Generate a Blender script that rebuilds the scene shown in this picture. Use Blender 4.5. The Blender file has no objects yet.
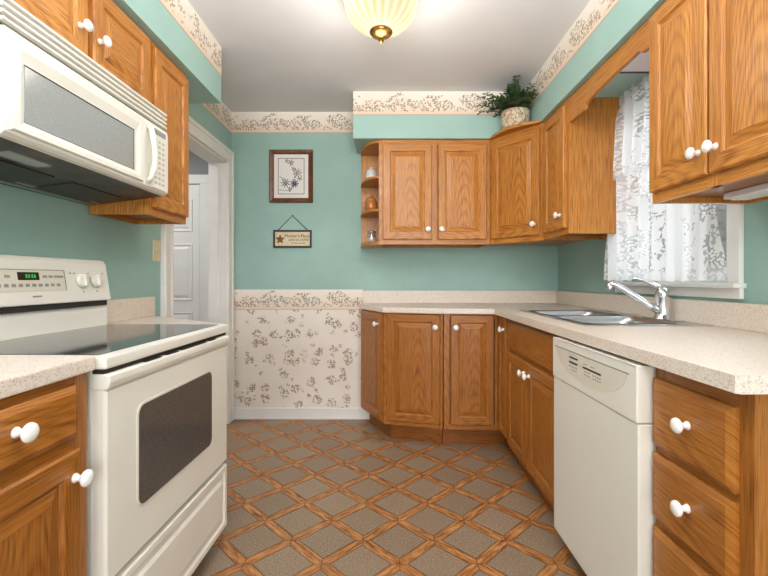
import bpy, bmesh, math, random
from mathutils import Vector, Matrix, noise
random.seed(7)
PI = math.pi
scene = bpy.context.scene
COL = scene.collection

# ------------------------------------------------------------------ node helpers
def lin(r, g, b):
    f = lambda c: (c/255/12.92) if c/255 <= 0.04045 else ((c/255+0.055)/1.055)**2.4
    return (f(r), f(g), f(b), 1)

class NT:
    def __init__(s, name):
        s.m = bpy.data.materials.new(name); s.m.use_nodes = True
        s.t = s.m.node_tree; s.t.nodes.clear()
        s.out = s.t.nodes.new('ShaderNodeOutputMaterial')
    def n(s, typ, ins=None, **props):
        nd = s.t.nodes.new(typ)
        for k, v in props.items(): setattr(nd, k, v)
        for k, v in (ins or {}).items(): s.put(nd.inputs[k], v)
        return nd
    def put(s, sock, v):
        if isinstance(v, bpy.types.NodeSocket): s.t.links.new(v, sock)
        elif isinstance(v, bpy.types.Node): s.t.links.new(v.outputs[0], sock)
        else: sock.default_value = v
    def math(s, op, a, b=0.0, c=0.0, clamp=False):
        nd = s.t.nodes.new('ShaderNodeMath'); nd.operation = op; nd.use_clamp = clamp
        s.put(nd.inputs[0], a); s.put(nd.inputs[1], b); s.put(nd.inputs[2], c)
        return nd.outputs[0]
    def mix(s, f, a, b, blend='MIX'):
        nd = s.t.nodes.new('ShaderNodeMix'); nd.data_type = 'RGBA'; nd.blend_type = blend
        s.put(nd.inputs[0], f); s.put(nd.inputs[6], a); s.put(nd.inputs[7], b)
        return nd.outputs[2]
    def ramp(s, f, stops, interp='LINEAR'):
        nd = s.t.nodes.new('ShaderNodeValToRGB'); cr = nd.color_ramp; cr.interpolation = interp
        while len(cr.elements) < len(stops): cr.elements.new(0.5)
        for e, (p, c) in zip(cr.elements, stops): e.position = p; e.color = c
        s.put(nd.inputs[0], f); return nd.outputs[0]
    def coords(s):
        return s.n('ShaderNodeTexCoord').outputs['Object']
    def xyz(s, v):
        nd = s.n('ShaderNodeSeparateXYZ', {0: v}); return nd.outputs
    def vec(s, x, y, z):
        nd = s.n('ShaderNodeCombineXYZ'); s.put(nd.inputs[0], x); s.put(nd.inputs[1], y); s.put(nd.inputs[2], z)
        return nd.outputs[0]
    def noise(s, v, scale, detail=3, rough=.5, dim='3D'):
        nd = s.n('ShaderNodeTexNoise', {'Vector': v, 'Scale': scale, 'Detail': detail, 'Roughness': rough}); return nd
    def scaled(s, v, sc):
        nd = s.n('ShaderNodeMapping', {'Vector': v}); nd.inputs['Scale'].default_value = sc; return nd.outputs[0]
    def bump(s, h, strength=.2, dist=.01):
        return s.n('ShaderNodeBump', {'Height': h, 'Strength': strength, 'Distance': dist}).outputs[0]
    def bsdf(s, **kw):
        p = s.n('ShaderNodeBsdfPrincipled')
        for k, v in kw.items(): s.put(p.inputs[k.replace('_', ' ')], v)
        s.t.links.new(p.outputs[0], s.out.inputs[0]); return p

def plain(name, rgb, rough=.45, metal=0.0, var=.06, scale=8, spec=None, bump=0, coat=0):
    k = NT(name); c = k.coords()
    nz = k.noise(c, scale, 4).outputs[0]
    col = lin(*rgb); d = tuple(x*(1-var*2) for x in col[:3])+(1,); l = tuple(min(1, x*(1+var)) for x in col[:3])+(1,)
    kw = dict(Base_Color=k.ramp(nz, [(.3, d), (.7, l)]), Roughness=rough, Metallic=metal)
    if coat: kw['Coat_Weight'] = coat
    p = k.bsdf(**kw)
    if bump: k.put(p.inputs['Normal'], k.bump(k.noise(c, scale*6, 5).outputs[0], bump, .004))
    return k.m

def oak(name, axis, dark=1.0):
    k = NT(name); x, y, z = k.xyz(k.coords())
    rnd = k.n('ShaderNodeObjectInfo').outputs['Random']
    if axis == 'x': x, z = z, x
    xx = k.math('MULTIPLY_ADD', y, .9, x)
    zz = k.math('MULTIPLY_ADD', rnd, 7.3, z)
    v = k.vec(xx, 0.0, zz)
    d1 = k.noise(k.scaled(v, (7, 7, 2.2)), 1.0, 3).outputs[0]
    xo = k.math('ADD', xx, k.math('MULTIPLY', k.math('SUBTRACT', rnd, .5), .05))
    big = k.noise(k.scaled(v, (4, 4, 1.1)), 1.0, 2).outputs[0]
    xo = k.math('ADD', xo, k.math('MULTIPLY', k.math('SUBTRACT', big, .5), .10))
    par = k.math('MULTIPLY_ADD', k.math('MULTIPLY', xo, xo), 46.0, zz)
    ph = k.math('ADD', k.math('MULTIPLY', par, 2*PI/.085), k.math('MULTIPLY', d1, 16.0))
    band = k.math('MULTIPLY_ADD', k.math('SINE', ph), .5, .5)
    band = k.math('POWER', band, 2.0)
    fine = k.noise(k.scaled(v, (150, 150, 5)), 1.0, 4, .6).outputs[0]
    streak = k.noise(k.scaled(v, (420, 420, 9)), 1.0, 2).outputs[0]
    f = k.math('ADD', k.math('MULTIPLY', fine, .70), k.math('MULTIPLY', band, .12))
    f = k.math('ADD', f, k.math('MULTIPLY', d1, .19))
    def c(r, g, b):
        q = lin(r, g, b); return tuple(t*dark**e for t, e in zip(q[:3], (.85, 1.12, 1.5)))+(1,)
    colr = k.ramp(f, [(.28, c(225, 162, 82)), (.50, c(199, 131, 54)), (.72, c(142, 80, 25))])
    pores = k.ramp(streak, [(.34, (.36, .27, .18, 1)), (.47, (1, 1, 1, 1))])
    colr = k.mix(.75, colr, pores, 'MULTIPLY')
    tint = k.ramp(rnd, [(0, (.90, .87, .84, 1)), (1, (1.0, 1.0, 1.0, 1))])
    colr = k.mix(1.0, colr, tint, 'MULTIPLY')
    p = k.bsdf(Base_Color=colr, Roughness=.36)
    k.put(p.inputs['Normal'], k.bump(fine, .12, .002))
    return k.m

def flower_layer(k, u, w, scale, thr, jitter, base, seedoff=0.0, speck=95.0, dens=.5):
    """clusters of tiny speckled blossoms and leaves on a paper base"""
    v = k.vec(k.math('ADD', u, seedoff), w, 0.0)
    wob = k.noise(v, 30.0, 2)
    vv = k.n('ShaderNodeVectorMath', {0: v, 1: k.n('ShaderNodeVectorMath', {0: wob.outputs['Color'], 1: (.05, .05, 0)}, operation='MULTIPLY').outputs[0]}, operation='ADD').outputs[0]
    vor = k.n('ShaderNodeTexVoronoi', {'Vector': vv, 'Scale': scale, 'Randomness': jitter}, voronoi_dimensions='2D')
    clus = k.math('LESS_THAN', vor.outputs['Distance'], thr)
    sp = k.n('ShaderNodeTexVoronoi', {'Vector': v, 'Scale': speck, 'Randomness': 1.0}, voronoi_dimensions='2D')
    rc = k.n('ShaderNodeSeparateColor', {0: sp.outputs['Color']})
    on = k.math('LESS_THAN', rc.outputs[1], dens)
    inn = k.math('LESS_THAN', sp.outputs['Distance'], .48)
    mask = k.math('MULTIPLY', k.math('MULTIPLY', clus, on), inn)
    pal = k.ramp(rc.outputs[0], [(0, lin(126, 130, 108)), (.18, lin(158, 130, 102)), (.38, lin(200, 152, 130)), (.56, lin(122, 112, 96)), (.70, lin(172, 128, 88)), (.9, lin(146, 152, 148))], 'CONSTANT')
    halo = k.math('MULTIPLY', k.math('LESS_THAN', vor.outputs['Distance'], thr*1.05), .12)
    b = k.mix(halo, base, lin(196, 178, 150))
    return k.mix(k.math('MULTIPLY', mask, .82), b, pal)

def mat_border(name, h):
    k = NT(name); x, y, z = k.xyz(k.coords())
    t = k.math('DIVIDE', z, h)
    paper = k.ramp(t, [(0, lin(222, 194, 170)), (.045, lin(232, 210, 190)), (.12, lin(234, 213, 194)), (.22, lin(236, 222, 206)), (.5, lin(239, 230, 217)), (1, lin(244, 238, 228))])
    # a trailing garland: taller at clumps, denser at the bottom
    hump = k.math('MULTIPLY_ADD', k.math('SINE', k.math('MULTIPLY', x, 2*PI/.26)), .14, .76)
    hn = k.noise(k.vec(k.math('MULTIPLY', x, 11.0), 0.0, 0.0), 1.0, 2).outputs[0]
    top = k.math('ADD', hump, k.math('MULTIPLY', k.math('SUBTRACT', hn, .5), .7))
    fl = flower_layer(k, x, z, 12.0, .54, 1.0, paper, 0.0, 78.0, .60)
    inside = k.math('MULTIPLY', k.math('LESS_THAN', t, top), k.math('GREATER_THAN', t, .14))
    col = k.mix(inside, paper, fl)
    edge = k.math('MULTIPLY', k.math('GREATER_THAN', t, .0), k.math('LESS_THAN', t, .02))
    col = k.mix(edge, col, lin(200, 160, 130))
    k.bsdf(Base_Color=col, Roughness=.7)
    return k.m

def mat_wallpaper(name):
    k = NT(name); x, y, z = k.xyz(k.coords())
    n2 = k.noise(k.coords(), 3.0, 2).outputs[0]
    paper = k.ramp(n2, [(.3, lin(230, 222, 212)), (.7, lin(240, 233, 223))])
    a = flower_layer(k, x, z, 7.6, .27, .85, paper, 3.7, 66.0, .68)
    col = flower_layer(k, x, z, 9.0, .14, 1.0, a, 11.1, 74.0, .66)
    k.bsdf(Base_Color=col, Roughness=.7)
    return k.m

def mat_paint(name, rgb, var=.05, rough=.6):
    k = NT(name); c = k.coords()
    n1 = k.noise(c, 2.2, 5, .6).outputs[0]; n2 = k.noise(c, 60, 3).outputs[0]
    col = lin(*rgb); d = tuple(t*(1-var*2) for t in col[:3])+(1,); l = tuple(min(1, t*(1+var)) for t in col[:3])+(1,)
    p = k.bsdf(Base_Color=k.ramp(n1, [(.3, d), (.7, l)]), Roughness=rough)
    k.put(p.inputs['Normal'], k.bump(n2, .08, .003))
    return k.m

def mat_ceiling():
    k = NT('ceiling_paint'); c = k.coords()
    n1 = k.noise(c, 1.6, 4).outputs[0]; n2 = k.noise(c, 130, 4, .7).outputs[0]
    p = k.bsdf(Base_Color=k.ramp(n1, [(.3, lin(216, 216, 219)), (.7, lin(226, 226, 229))]), Roughness=.8)
    k.put(p.inputs['Normal'], k.bump(n2, .3, .004))
    return k.m

def mat_floor():
    k = NT('vinyl_floor'); x, y, z = k.xyz(k.coords())
    S = .2135; w = .105
    px = k.math('SUBTRACT', x, .049); py = k.math('SUBTRACT', y, 1.969)
    u = k.math('MULTIPLY', k.math('ADD', px, py), .70711/S)
    v = k.math('MULTIPLY', k.math('SUBTRACT', py, px), .70711/S)
    def near(a):
        return k.math('ABSOLUTE', k.math('SUBTRACT', k.math('FRACT', k.math('ADD', a, 100.5)), .5))
    du, dv = near(u), near(v)
    su = k.math('LESS_THAN', du, w); sv = k.math('LESS_THAN', dv, w)
    strip = k.math('MAXIMUM', su, sv)
    # orientation: 1 = the strip running along v
    ori = k.math('LESS_THAN', du, dv)
    g1 = k.noise(k.vec(k.math('MULTIPLY', u, 16.0), k.math('MULTIPLY', v, 2.4), 0.0), 1.0, 4, .65).outputs[0]
    g2 = k.noise(k.vec(k.math('MULTIPLY', u, 2.4), k.math('MULTIPLY', v, 16.0), 5.0), 1.0, 4, .65).outputs[0]
    g = k.n('ShaderNodeMix', {0: ori, 2: g2, 3: g1}).outputs[0]
    wood = k.ramp(g, [(.30, lin(100, 60, 32)), (.47, lin(162, 106, 58)), (.66, lin(200, 146, 90))])
    # tiles
    pv = k.vec(x, y, 0.0)
    t1 = k.noise(pv, 170, 4, .75).outputs[0]; t2 = k.noise(pv, 16, 3).outputs[0]
    tile = k.ramp(t1, [(.33, lin(98, 82, 66)), (.5, lin(148, 131, 110)), (.67, lin(188, 172, 148))])
    tile = k.mix(k.math('MULTIPLY', t2, .5), tile, lin(150, 120, 94))
    cell = k.n('ShaderNodeTexWhiteNoise', {'Vector': k.vec(k.math('FLOOR', u), k.math('FLOOR', v), 0.0)}, noise_dimensions='3D').outputs[0]
    tile = k.mix(1.0, tile, k.ramp(cell, [(0, (.84, .84, .84, 1)), (1, (1, 1, 1, 1))]), 'MULTIPLY')
    col = k.mix(strip, tile, wood)
    # dark lines at strip edges and mitred joints
    m = k.math('MINIMUM', du, dv)
    e1 = k.math('LESS_THAN', k.math('ABSOLUTE', k.math('SUBTRACT', m, w)), .014)
    both = k.math('MULTIPLY', su, sv)
    e2 = k.math('MULTIPLY', both, k.math('LESS_THAN', k.math('ABSOLUTE', k.math('SUBTRACT', du, dv)), .016))
    ln = k.math('MAXIMUM', e1, e2)
    col = k.mix(k.math('MULTIPLY', ln, .6), col, lin(84, 52, 28))
    p = k.bsdf(Base_Color=col, Roughness=k.math('MULTIPLY_ADD', t1, .2, .38))
    k.put(p.inputs['Normal'], k.bump(k.math('SUBTRACT', t1, ln), .12, .002))
    return k.m

def mat_counter():
    k = NT('speckled_laminate'); c = k.coords()
    v = k.n('ShaderNodeTexVoronoi', {'Vector': c, 'Scale': 330.0})
    r = k.n('ShaderNodeSeparateColor', {0: v.outputs['Color']}).outputs[0]
    col = k.ramp(r, [(0, lin(195, 176, 159)), (.12, lin(219, 205, 190)), (.4, lin(227, 214, 201)), (.8, lin(234, 223, 212))], 'CONSTANT')
    n1 = k.noise(c, 40, 4).outputs[0]
    col = k.mix(k.math('MULTIPLY', n1, .45), col, lin(229, 215, 201))
    k.bsdf(Base_Color=col, Roughness=.38)
    return k.m

def mat_glass(name, tint=(1, 1, 1, 1), rough=0.0, alpha=.12):
    k = NT(name)
    nz = k.noise(k.coords(), 5, 2).outputs[0]
    g = k.n('ShaderNodeBsdfGlossy', {'Color': (1, 1, 1, 1), 'Roughness': k.math('MULTIPLY_ADD', nz, .02, .01)})
    t = k.n('ShaderNodeBsdfTransparent', {'Color': tint})
    mx = k.n('ShaderNodeMixShader', {0: alpha, 1: t.outputs[0], 2: g.outputs[0]})
    k.t.links.new(mx.outputs[0], k.out.inputs[0])
    return k.m

def mat_lace():
    k = NT('white_lace'); x, y, z = k.xyz(k.coords())
    v = k.vec(y, z, 0.0)
    wob = k.noise(v, 14.0, 2).outputs['Color']
    vv = k.n('ShaderNodeVectorMath', {0: v, 1: k.n('ShaderNodeVectorMath', {0: wob, 1: (.06, .06, 0)}, operation='MULTIPLY').outputs[0]}, operation='ADD').outputs[0]
    big = k.n('ShaderNodeTexVoronoi', {'Vector': vv, 'Scale': 12.0}, voronoi_dimensions='2D').outputs['Distance']
    leaf = k.n('ShaderNodeTexVoronoi', {'Vector': vv, 'Scale': 64.0}, voronoi_dimensions='2D').outputs['Distance']
    band = k.noise(k.vec(k.math('MULTIPLY', y, 13.0), k.math('MULTIPLY', z, 1.3), 0.0), 1.0, 2).outputs[0]
    motif = k.math('MAXIMUM', k.math('LESS_THAN', leaf, .40), k.math('LESS_THAN', big, .33))
    motif = k.math('MAXIMUM', motif, k.math('GREATER_THAN', band, .535))
    # net
    nx = k.math('SINE', k.math('MULTIPLY', y, 900.0)); nz_ = k.math('SINE', k.math('MULTIPLY', z, 900.0))
    net = k.math('MULTIPLY_ADD', k.math('MAXIMUM', nx, nz_), .12, .40)
    op = k.math('MAXIMUM', k.math('MULTIPLY', motif, .93), net)
    dense = k.n('ShaderNodeMapRange', {0: y, 1: 1.90, 2: 2.25, 3: 0.0, 4: .80}).outputs[0]
    hem = k.n('ShaderNodeMapRange', {0: z, 1: 1.20, 2: 1.13, 3: 0.0, 4: .85}).outputs[0]
    op = k.math('MAXIMUM', op, k.math('MAXIMUM', dense, hem))
    d = k.n('ShaderNodeBsdfDiffuse', {'Color': k.mix(motif, (.70, .72, .76, 1), (.90, .91, .93, 1))})
    tl = k.n('ShaderNodeBsdfTranslucent', {'Color': k.mix(motif, (.74, .77, .82, 1), (.92, .94, .97, 1))})
    cl = k.n('ShaderNodeMixShader', {0: .5, 1: d.outputs[0], 2: tl.outputs[0]})
    tr = k.n('ShaderNodeBsdfTransparent')
    mx = k.n('ShaderNodeMixShader', {0: op, 1: tr.outputs[0], 2: cl.outputs[0]})
    k.t.links.new(mx.outputs[0], k.out.inputs[0])
    return k.m

def mat_bowl():
    """frosted ribbed glass lit from inside"""
    k = NT('lit_ribbed_glass'); x, y, z = k.xyz(k.coords())
    a = k.math('ARCTAN2', y, x)
    rib = k.math('MULTIPLY_ADD', k.math('SINE', k.math('MULTIPLY', a, 22.0)), .5, .5)
    lobes = k.math('POWER', k.math('MULTIPLY_ADD', k.math('SINE', k.math('MULTIPLY_ADD', a, 2.0, 0.9)), .5, .5), 1.5)
    up = k.n('ShaderNodeMapRange', {0: z, 1: -.20, 2: -.02, 3: 0.0, 4: 1.0}).outputs[0]
    col = k.mix(rib, lin(255, 230, 160), lin(255, 244, 208))
    st = k.math('MULTIPLY_ADD', k.math('MULTIPLY', lobes, up), 1.5, k.math('MULTIPLY_ADD', rib, .14, .80))
    e = k.n('ShaderNodeEmission', {'Color': col, 'Strength': st})
    g = k.n('ShaderNodeBsdfPrincipled', {'Base Color': (.9, .85, .7, 1), 'Roughness': .2})
    mx = k.n('ShaderNodeMixShader', {0: .92, 1: g.outputs[0], 2: e.outputs[0]})
    k.t.links.new(mx.outputs[0], k.out.inputs[0])
    return k.m

def mat_emit(name, rgb, st):
    k = NT(name); nz = k.noise(k.coords(), 6, 2).outputs[0]
    e = k.n('ShaderNodeEmission', {'Color': lin(*rgb), 'Strength': k.math('MULTIPLY_ADD', nz, .1*st, st)})
    k.t.links.new(e.outputs[0], k.out.inputs[0]); return k.m

def mat_cooktop():
    k = NT('ceramic_cooktop'); x, y, z = k.xyz(k.coords())
    rings = None
    for (cx, cy, r) in [(.20, .15, .105), (.55, .15, .085), (.20, .36, .08), (.55, .36, .105)]:
        dx = k.math('SUBTRACT', x, cx); dy = k.math('SUBTRACT', y, cy)
        d = k.math('SQRT', k.math('ADD', k.math('MULTIPLY', dx, dx), k.math('MULTIPLY', dy, dy)))
        q = k.math('LESS_THAN', k.math('ABSOLUTE', k.math('SUBTRACT', d, r)), .0022)
        rings = q if rings is None else k.math('MAXIMUM', rings, q)
    sp = k.noise(k.vec(x, y, 0.0), 260, 2).outputs[0]
    base = k.ramp(sp, [(.45, lin(34, 37, 38)), (.72, lin(78, 82, 82))])
    col = k.mix(rings, base, lin(150, 152, 150))
    k.bsdf(Base_Color=col, Roughness=.07, IOR=1.9)
    return k.m

def mat_fern(name, a, b):
    k = NT(name); nz = k.noise(k.coords(), 30, 2).outputs[0]
    k.bsdf(Base_Color=k.ramp(nz, [(.3, lin(*a)), (.7, lin(*b))]), Roughness=.5)
    return k.m

def mat_pot():
    k = NT('woven_pot'); c = k.coords(); x, y, z = k.xyz(c)
    w = k.noise(c, 22, 3).outputs[0]
    v = k.n('ShaderNodeTexVoronoi', {'Vector': c, 'Scale': 26.0}, feature='DISTANCE_TO_EDGE').outputs['Distance']
    col = k.ramp(w, [(.3, lin(206, 190, 160)), (.5, lin(226, 214, 190)), (.62, lin(196, 160, 130)), (.75, lin(222, 208, 182))])
    col = k.mix(k.math('LESS_THAN', v, .035), col, lin(140, 112, 84))
    p = k.bsdf(Base_Color=col, Roughness=.7)
    k.put(p.inputs['Normal'], k.bump(v, .5, .01))
    return k.m

def mat_steel(name, c=(196, 198, 200), rough=.22):
    k = NT(name); x, y, z = k.xyz(k.coords())
    nz = k.noise(k.vec(k.math('MULTIPLY', x, 8.0), k.math('MULTIPLY', y, 300.0), z), 1.0, 2).outputs[0]
    k.bsdf(Base_Color=lin(*c), Metallic=1.0, Roughness=k.math('MULTIPLY_ADD', nz, .18, rough)); return k.m

def mat_filter():
    k = NT('filter_mesh_metal'); x, y, z = k.xyz(k.coords())
    s = k.math('MULTIPLY', k.math('SINE', k.math('MULTIPLY', x, 700.0)), k.math('SINE', k.math('MULTIPLY', y, 700.0)))
    k.bsdf(Base_Color=k.ramp(s, [(.3, lin(54, 50, 46)), (.8, lin(112, 106, 98))]), Metallic=.6, Roughness=.4); return k.m

M = {}
M['oakv'] = oak('oak_upright_grain', 'z'); M['oakh'] = oak('oak_level_grain', 'x')
M['oakv2'] = oak('oak_shaded_upright_grain', 'z', .66); M['oakh2'] = oak('oak_shaded_level_grain', 'x', .66)  # same oak, darkened in colour for the dimmer light on base units
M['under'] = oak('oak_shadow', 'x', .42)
M['green'] = mat_paint('sage_green_paint', (157, 192, 183))
M['greensoff'] = mat_paint('sage_green_soffit', (162, 198, 191), .03)
M['ceil'] = mat_ceiling(); M['floor'] = mat_floor()
M['border'] = mat_border('floral_border', .165); M['border2'] = mat_border('floral_dado_border', .16)
M['paper'] = mat_wallpaper('floral_wallpaper')
M['white'] = plain('white_trim_paint', (236, 234, 230), .4, var=.02)
M['hallwall'] = mat_paint('hall_grey_paint', (150, 150, 152), .04)
M['counter'] = mat_counter()
M['bisque'] = plain('appliance_white', (234, 231, 221), .28, var=.015, scale=3)
M['bisque2'] = plain('appliance_white_shade', (222, 216, 202), .35, var=.02, scale=3)
M['mwhite'] = plain('microwave_white', (236, 234, 224), .3, var=.015, scale=3)
M['seam'] = plain('dark_seam', (40, 36, 32), .7)
M['black'] = plain('black_plastic', (26, 26, 27), .35)
M['knobw'] = plain('white_ceramic', (244, 242, 238), .18, var=.01)
M['ovenglass'] = plain('oven_window_glass', (88, 86, 82), .09, var=.2, scale=220)
M['mwglass'] = plain('microwave_window_glass', (158, 162, 160), .16, var=.06, scale=300)
M['cook'] = mat_cooktop()
M['steel'] = mat_steel('brushed_steel'); M['chrome'] = mat_steel('chrome', (226, 228, 232), .05)
M['steeldk'] = mat_steel('dark_metal', (104, 100, 96), .4)
M['filter'] = mat_filter()
M['grime'] = plain('dark_hood_underside', (74, 70, 66), .45, var=.35, scale=9)
M['brass'] = plain('aged_brass', (128, 92, 44), .3, .9, var=.35, scale=40)
M['bowl'] = mat_bowl()
M['lace'] = mat_lace()
M['glass'] = mat_glass('clear_glass')
M['jar'] = mat_glass('jar_glass', (.93, .95, .95, 1), alpha=.25)
M['walnut'] = plain('walnut_frame', (112, 66, 38), .35, var=.25, scale=30)
M['darkframe'] = plain('dark_brown_frame', (50, 34, 26), .5, var=.2)
M['mat'] = plain('picture_mat', (238, 234, 228), .8, var=.01)
M['printp'] = plain('print_paper', (236, 233, 229), .8, var=.02, scale=40)
M['ink'] = plain('violet_grey_ink', (78, 74, 104), .8, var=.3, scale=60)
M['ink2'] = plain('rose_grey_ink', (158, 136, 132), .8, var=.3, scale=60)
M['cream'] = plain('cream_board', (226, 210, 178), .8, var=.05, scale=20)
M['rust'] = plain('rusty_star', (140, 92, 52), .6, var=.35, scale=60)
M['textink'] = plain('lettering_ink', (62, 54, 44), .8)
M['copper'] = plain('copper_glaze', (204, 132, 70), .25, .15, var=.2, scale=20)
M['china'] = plain('white_china', (226, 228, 230), .2, var=.05, scale=30)
M['switch'] = plain('ivory_plastic', (222, 206, 170), .4, var=.03)
M['fern'] = mat_fern('fern_green', (46, 74, 40), (92, 122, 72)); M['fern2'] = mat_fern('fern_dark', (30, 54, 32), (60, 90, 52))
M['pot'] = mat_pot()
M['soil'] = plain('potting_soil', (52, 40, 30), .9, var=.3, scale=50)
M['bush'] = mat_fern('shrub_leaves', (44, 58, 44), (110, 120, 108))
M['lawn'] = plain('lawn', (120, 136, 92), .9, var=.2, scale=20)
M['display'] = plain('display_dark', (28, 34, 28), .2)
M['digits'] = mat_emit('green_digits', (70, 210, 110), .6)
M['marks'] = plain('print_and_gap_grey', (150, 146, 138), .6)
M['marklt'] = plain('printed_pale_marks', (196, 192, 180), .6)
M['marksdk'] = plain('printed_dark_marks', (52, 48, 44), .5)
M['diff'] = plain('white_diffuser', (232, 230, 232), .5, var=.02)
M['bronze'] = plain('bronze_edge', (84, 62, 46), .5)

# ------------------------------------------------------------------ mesh builder
class MB:
    def __init__(s): s.bm = bmesh.new(); s.smooth = []
    def face(s, vs, mi=0, sm=False):
        try: f = s.bm.faces.new([v if isinstance(v, bmesh.types.BMVert) else s.bm.verts.new(v) for v in vs])
        except ValueError: return None
        f.material_index = mi; f.smooth = sm; return f
    def box(s, x0, x1, y0, y1, z0, z1, mi=0, bev=0):
        r = bmesh.ops.create_cube(s.bm, size=1)
        vs = r['verts']
        for v in vs:
            v.co = Vector((x0+(v.co.x+.5)*(x1-x0), y0+(v.co.y+.5)*(y1-y0), z0+(v.co.z+.5)*(z1-z0)))
        fs = {f for v in vs for f in v.link_faces}
        for f in fs: f.material_index = mi
        if bev:
            es = {e for v in vs for e in v.link_edges}
            bmesh.ops.bevel(s.bm, geom=list(es), offset=bev, segments=2, profile=.6, affect='EDGES')
        return s
    def prism(s, poly, z0, z1, mi=0, axis='z', bev=0):
        """poly of 2-D points; axis z: (x,y); axis y: (x,z) extruded y z0..z1; axis x: (y,z)"""
        def P(a, b, c):
            return (a, b, c) if axis == 'z' else ((a, c, b) if axis == 'y' else (c, a, b))
        n = len(poly)
        A = [s.bm.verts.new(P(a, b, z0)) for a, b in poly]; B = [s.bm.verts.new(P(a, b, z1)) for a, b in poly]
        fs = [s.face(A[::-1], mi), s.face(B, mi)]
        for i in range(n): fs.append(s.face([A[i], A[(i+1) % n], B[(i+1) % n], B[i]], mi))
        fs = [f for f in fs if f]
        bmesh.ops.recalc_face_normals(s.bm, faces=fs)
        if bev:
            es = {e for f in fs for e in f.edges}
            bmesh.ops.bevel(s.bm, geom=list(es), offset=bev, segments=2, profile=.6, affect='EDGES')
        return s
    def lathe(s, prof, seg=24, c=(0, 0, 0), axis='z', mi=0, sm=True, ripple=None):
        rings = []
        for (r, h) in prof:
            ring = []
            for i in range(seg):
                a = 2*PI*i/seg; rr = r*(1+(ripple(a, h) if ripple else 0))
                p = (rr*math.cos(a), rr*math.sin(a), h)
                if axis == 'y': p = (p[0], -p[2], p[1])   # profile height runs towards -y
                elif axis == 'x': p = (p[2], p[0], p[1])
                ring.append(s.bm.verts.new((p[0]+c[0], p[1]+c[1], p[2]+c[2])))
            rings.append(ring)
        fs = []
        for a, b in zip(rings, rings[1:]):
            for i in range(seg):
                fs.append(s.face([a[i], a[(i+1) % seg], b[(i+1) % seg], b[i]], mi, sm))
        fs.append(s.face(rings[0][::-1], mi, False)); fs.append(s.face(rings[-1], mi, False))
        bmesh.ops.recalc_face_normals(s.bm, faces=[f for f in fs if f])
        return s
    def tube(s, pts, r, seg=10, mi=0, sy=1.0):
        pts = [Vector(p) for p in pts]; rs = r if isinstance(r, (list, tuple)) else [r]*len(pts)
        rings = []; up = Vector((0, 0, 1))
        for i, p in enumerate(pts):
            t = (pts[min(i+1, len(pts)-1)]-pts[max(i-1, 0)]).normalized()
            u = t.cross(up)
            if u.length < 1e-3: u = t.cross(Vector((1, 0, 0)))
            u.normalize(); w = u.cross(t).normalized()
            rings.append([s.bm.verts.new(p+(u*math.cos(2*PI*k/seg)+w*sy*math.sin(2*PI*k/seg))*rs[i]) for k in range(seg)])
        fs = []
        for a, b in zip(rings, rings[1:]):
            for k in range(seg): fs.append(s.face([a[k], a[(k+1) % seg], b[(k+1) % seg], b[k]], mi, True))
        fs.append(s.face(rings[0][::-1], mi)); fs.append(s.face(rings[-1], mi))
        bmesh.ops.recalc_face_normals(s.bm, faces=[f for f in fs if f])
        return s
    def rings(s, w, h, prof, mv=0, mh=1, cx=0.0, z0=0.0):
        """nested rectangles in the x-z plane: prof = [(inset, y)], stiles get mv, rails mh, centre mv"""
        L = []
        for (d, y) in prof:
            L.append([s.bm.verts.new(p) for p in ((cx-w/2+d, y, z0+d), (cx+w/2-d, y, z0+d), (cx+w/2-d, y, z0+h-d), (cx-w/2+d, y, z0+h-d))])
        for a, b in zip(L, L[1:]):
            for i in range(4):
                s.face([a[i], a[(i+1) % 4], b[(i+1) % 4], b[i]], mh if i in (0, 2) else mv)
        s.face(L[-1], mv if h >= w else mh); s.face(L[0][::-1], mv)
        return s
    def grid(s, fn, nu, nv, mi=0, sm=True):
        V = [[s.bm.verts.new(fn(i/nu, j/nv)) for j in range(nv+1)] for i in range(nu+1)]
        for i in range(nu):
            for j in range(nv): s.face([V[i][j], V[i+1][j], V[i+1][j+1], V[i][j+1]], mi, sm)
        return s
    def build(s, name, mats, parent=None, loc=(0, 0, 0), rotz=0.0, sm=None):
        me = bpy.data.meshes.new(name)
        s.bm.to_mesh(me); s.bm.free()
        for m in (mats if isinstance(mats, (list, tuple)) else [mats]): me.materials.append(M[m] if isinstance(m, str) else m)
        o = bpy.data.objects.new(name, me); COL.objects.link(o)
        o.location = loc; o.rotation_euler = (0, 0, rotz)
        if parent: o.parent = parent
        return o

def tag(o, label=None, cat=None, group=None, kind=None):
    for k, v in (('label', label), ('category', cat), ('group', group), ('kind', kind)):
        if v: o[k] = v
    return o
def thing(name, label, cat, loc=(0, 0, 0), rotz=0.0, group=None):
    o = bpy.data.objects.new(name, None); COL.objects.link(o); o.empty_display_size = .1
    o.location = loc; o.rotation_euler = (0, 0, rotz)
    return tag(o, label, cat, group)
def struct(o): o['kind'] = 'structure'; return o

# ------------------------------------------------------------------ camera
cam = bpy.data.cameras.new('camera'); cam.sensor_width = 36; cam.lens = 430/768*36
cam.shift_x = -3/768; cam.shift_y = -9/768; cam.clip_start = .02
co = bpy.data.objects.new('camera', cam); COL.objects.link(co)
co.location = (0, 0, 1.105); co.rotation_euler = (PI/2, 0, 0); scene.camera = co

XL, XR, YB, ZC = -1.2295, 1.353, 3.40, 2.425
YN = -1.3
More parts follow.
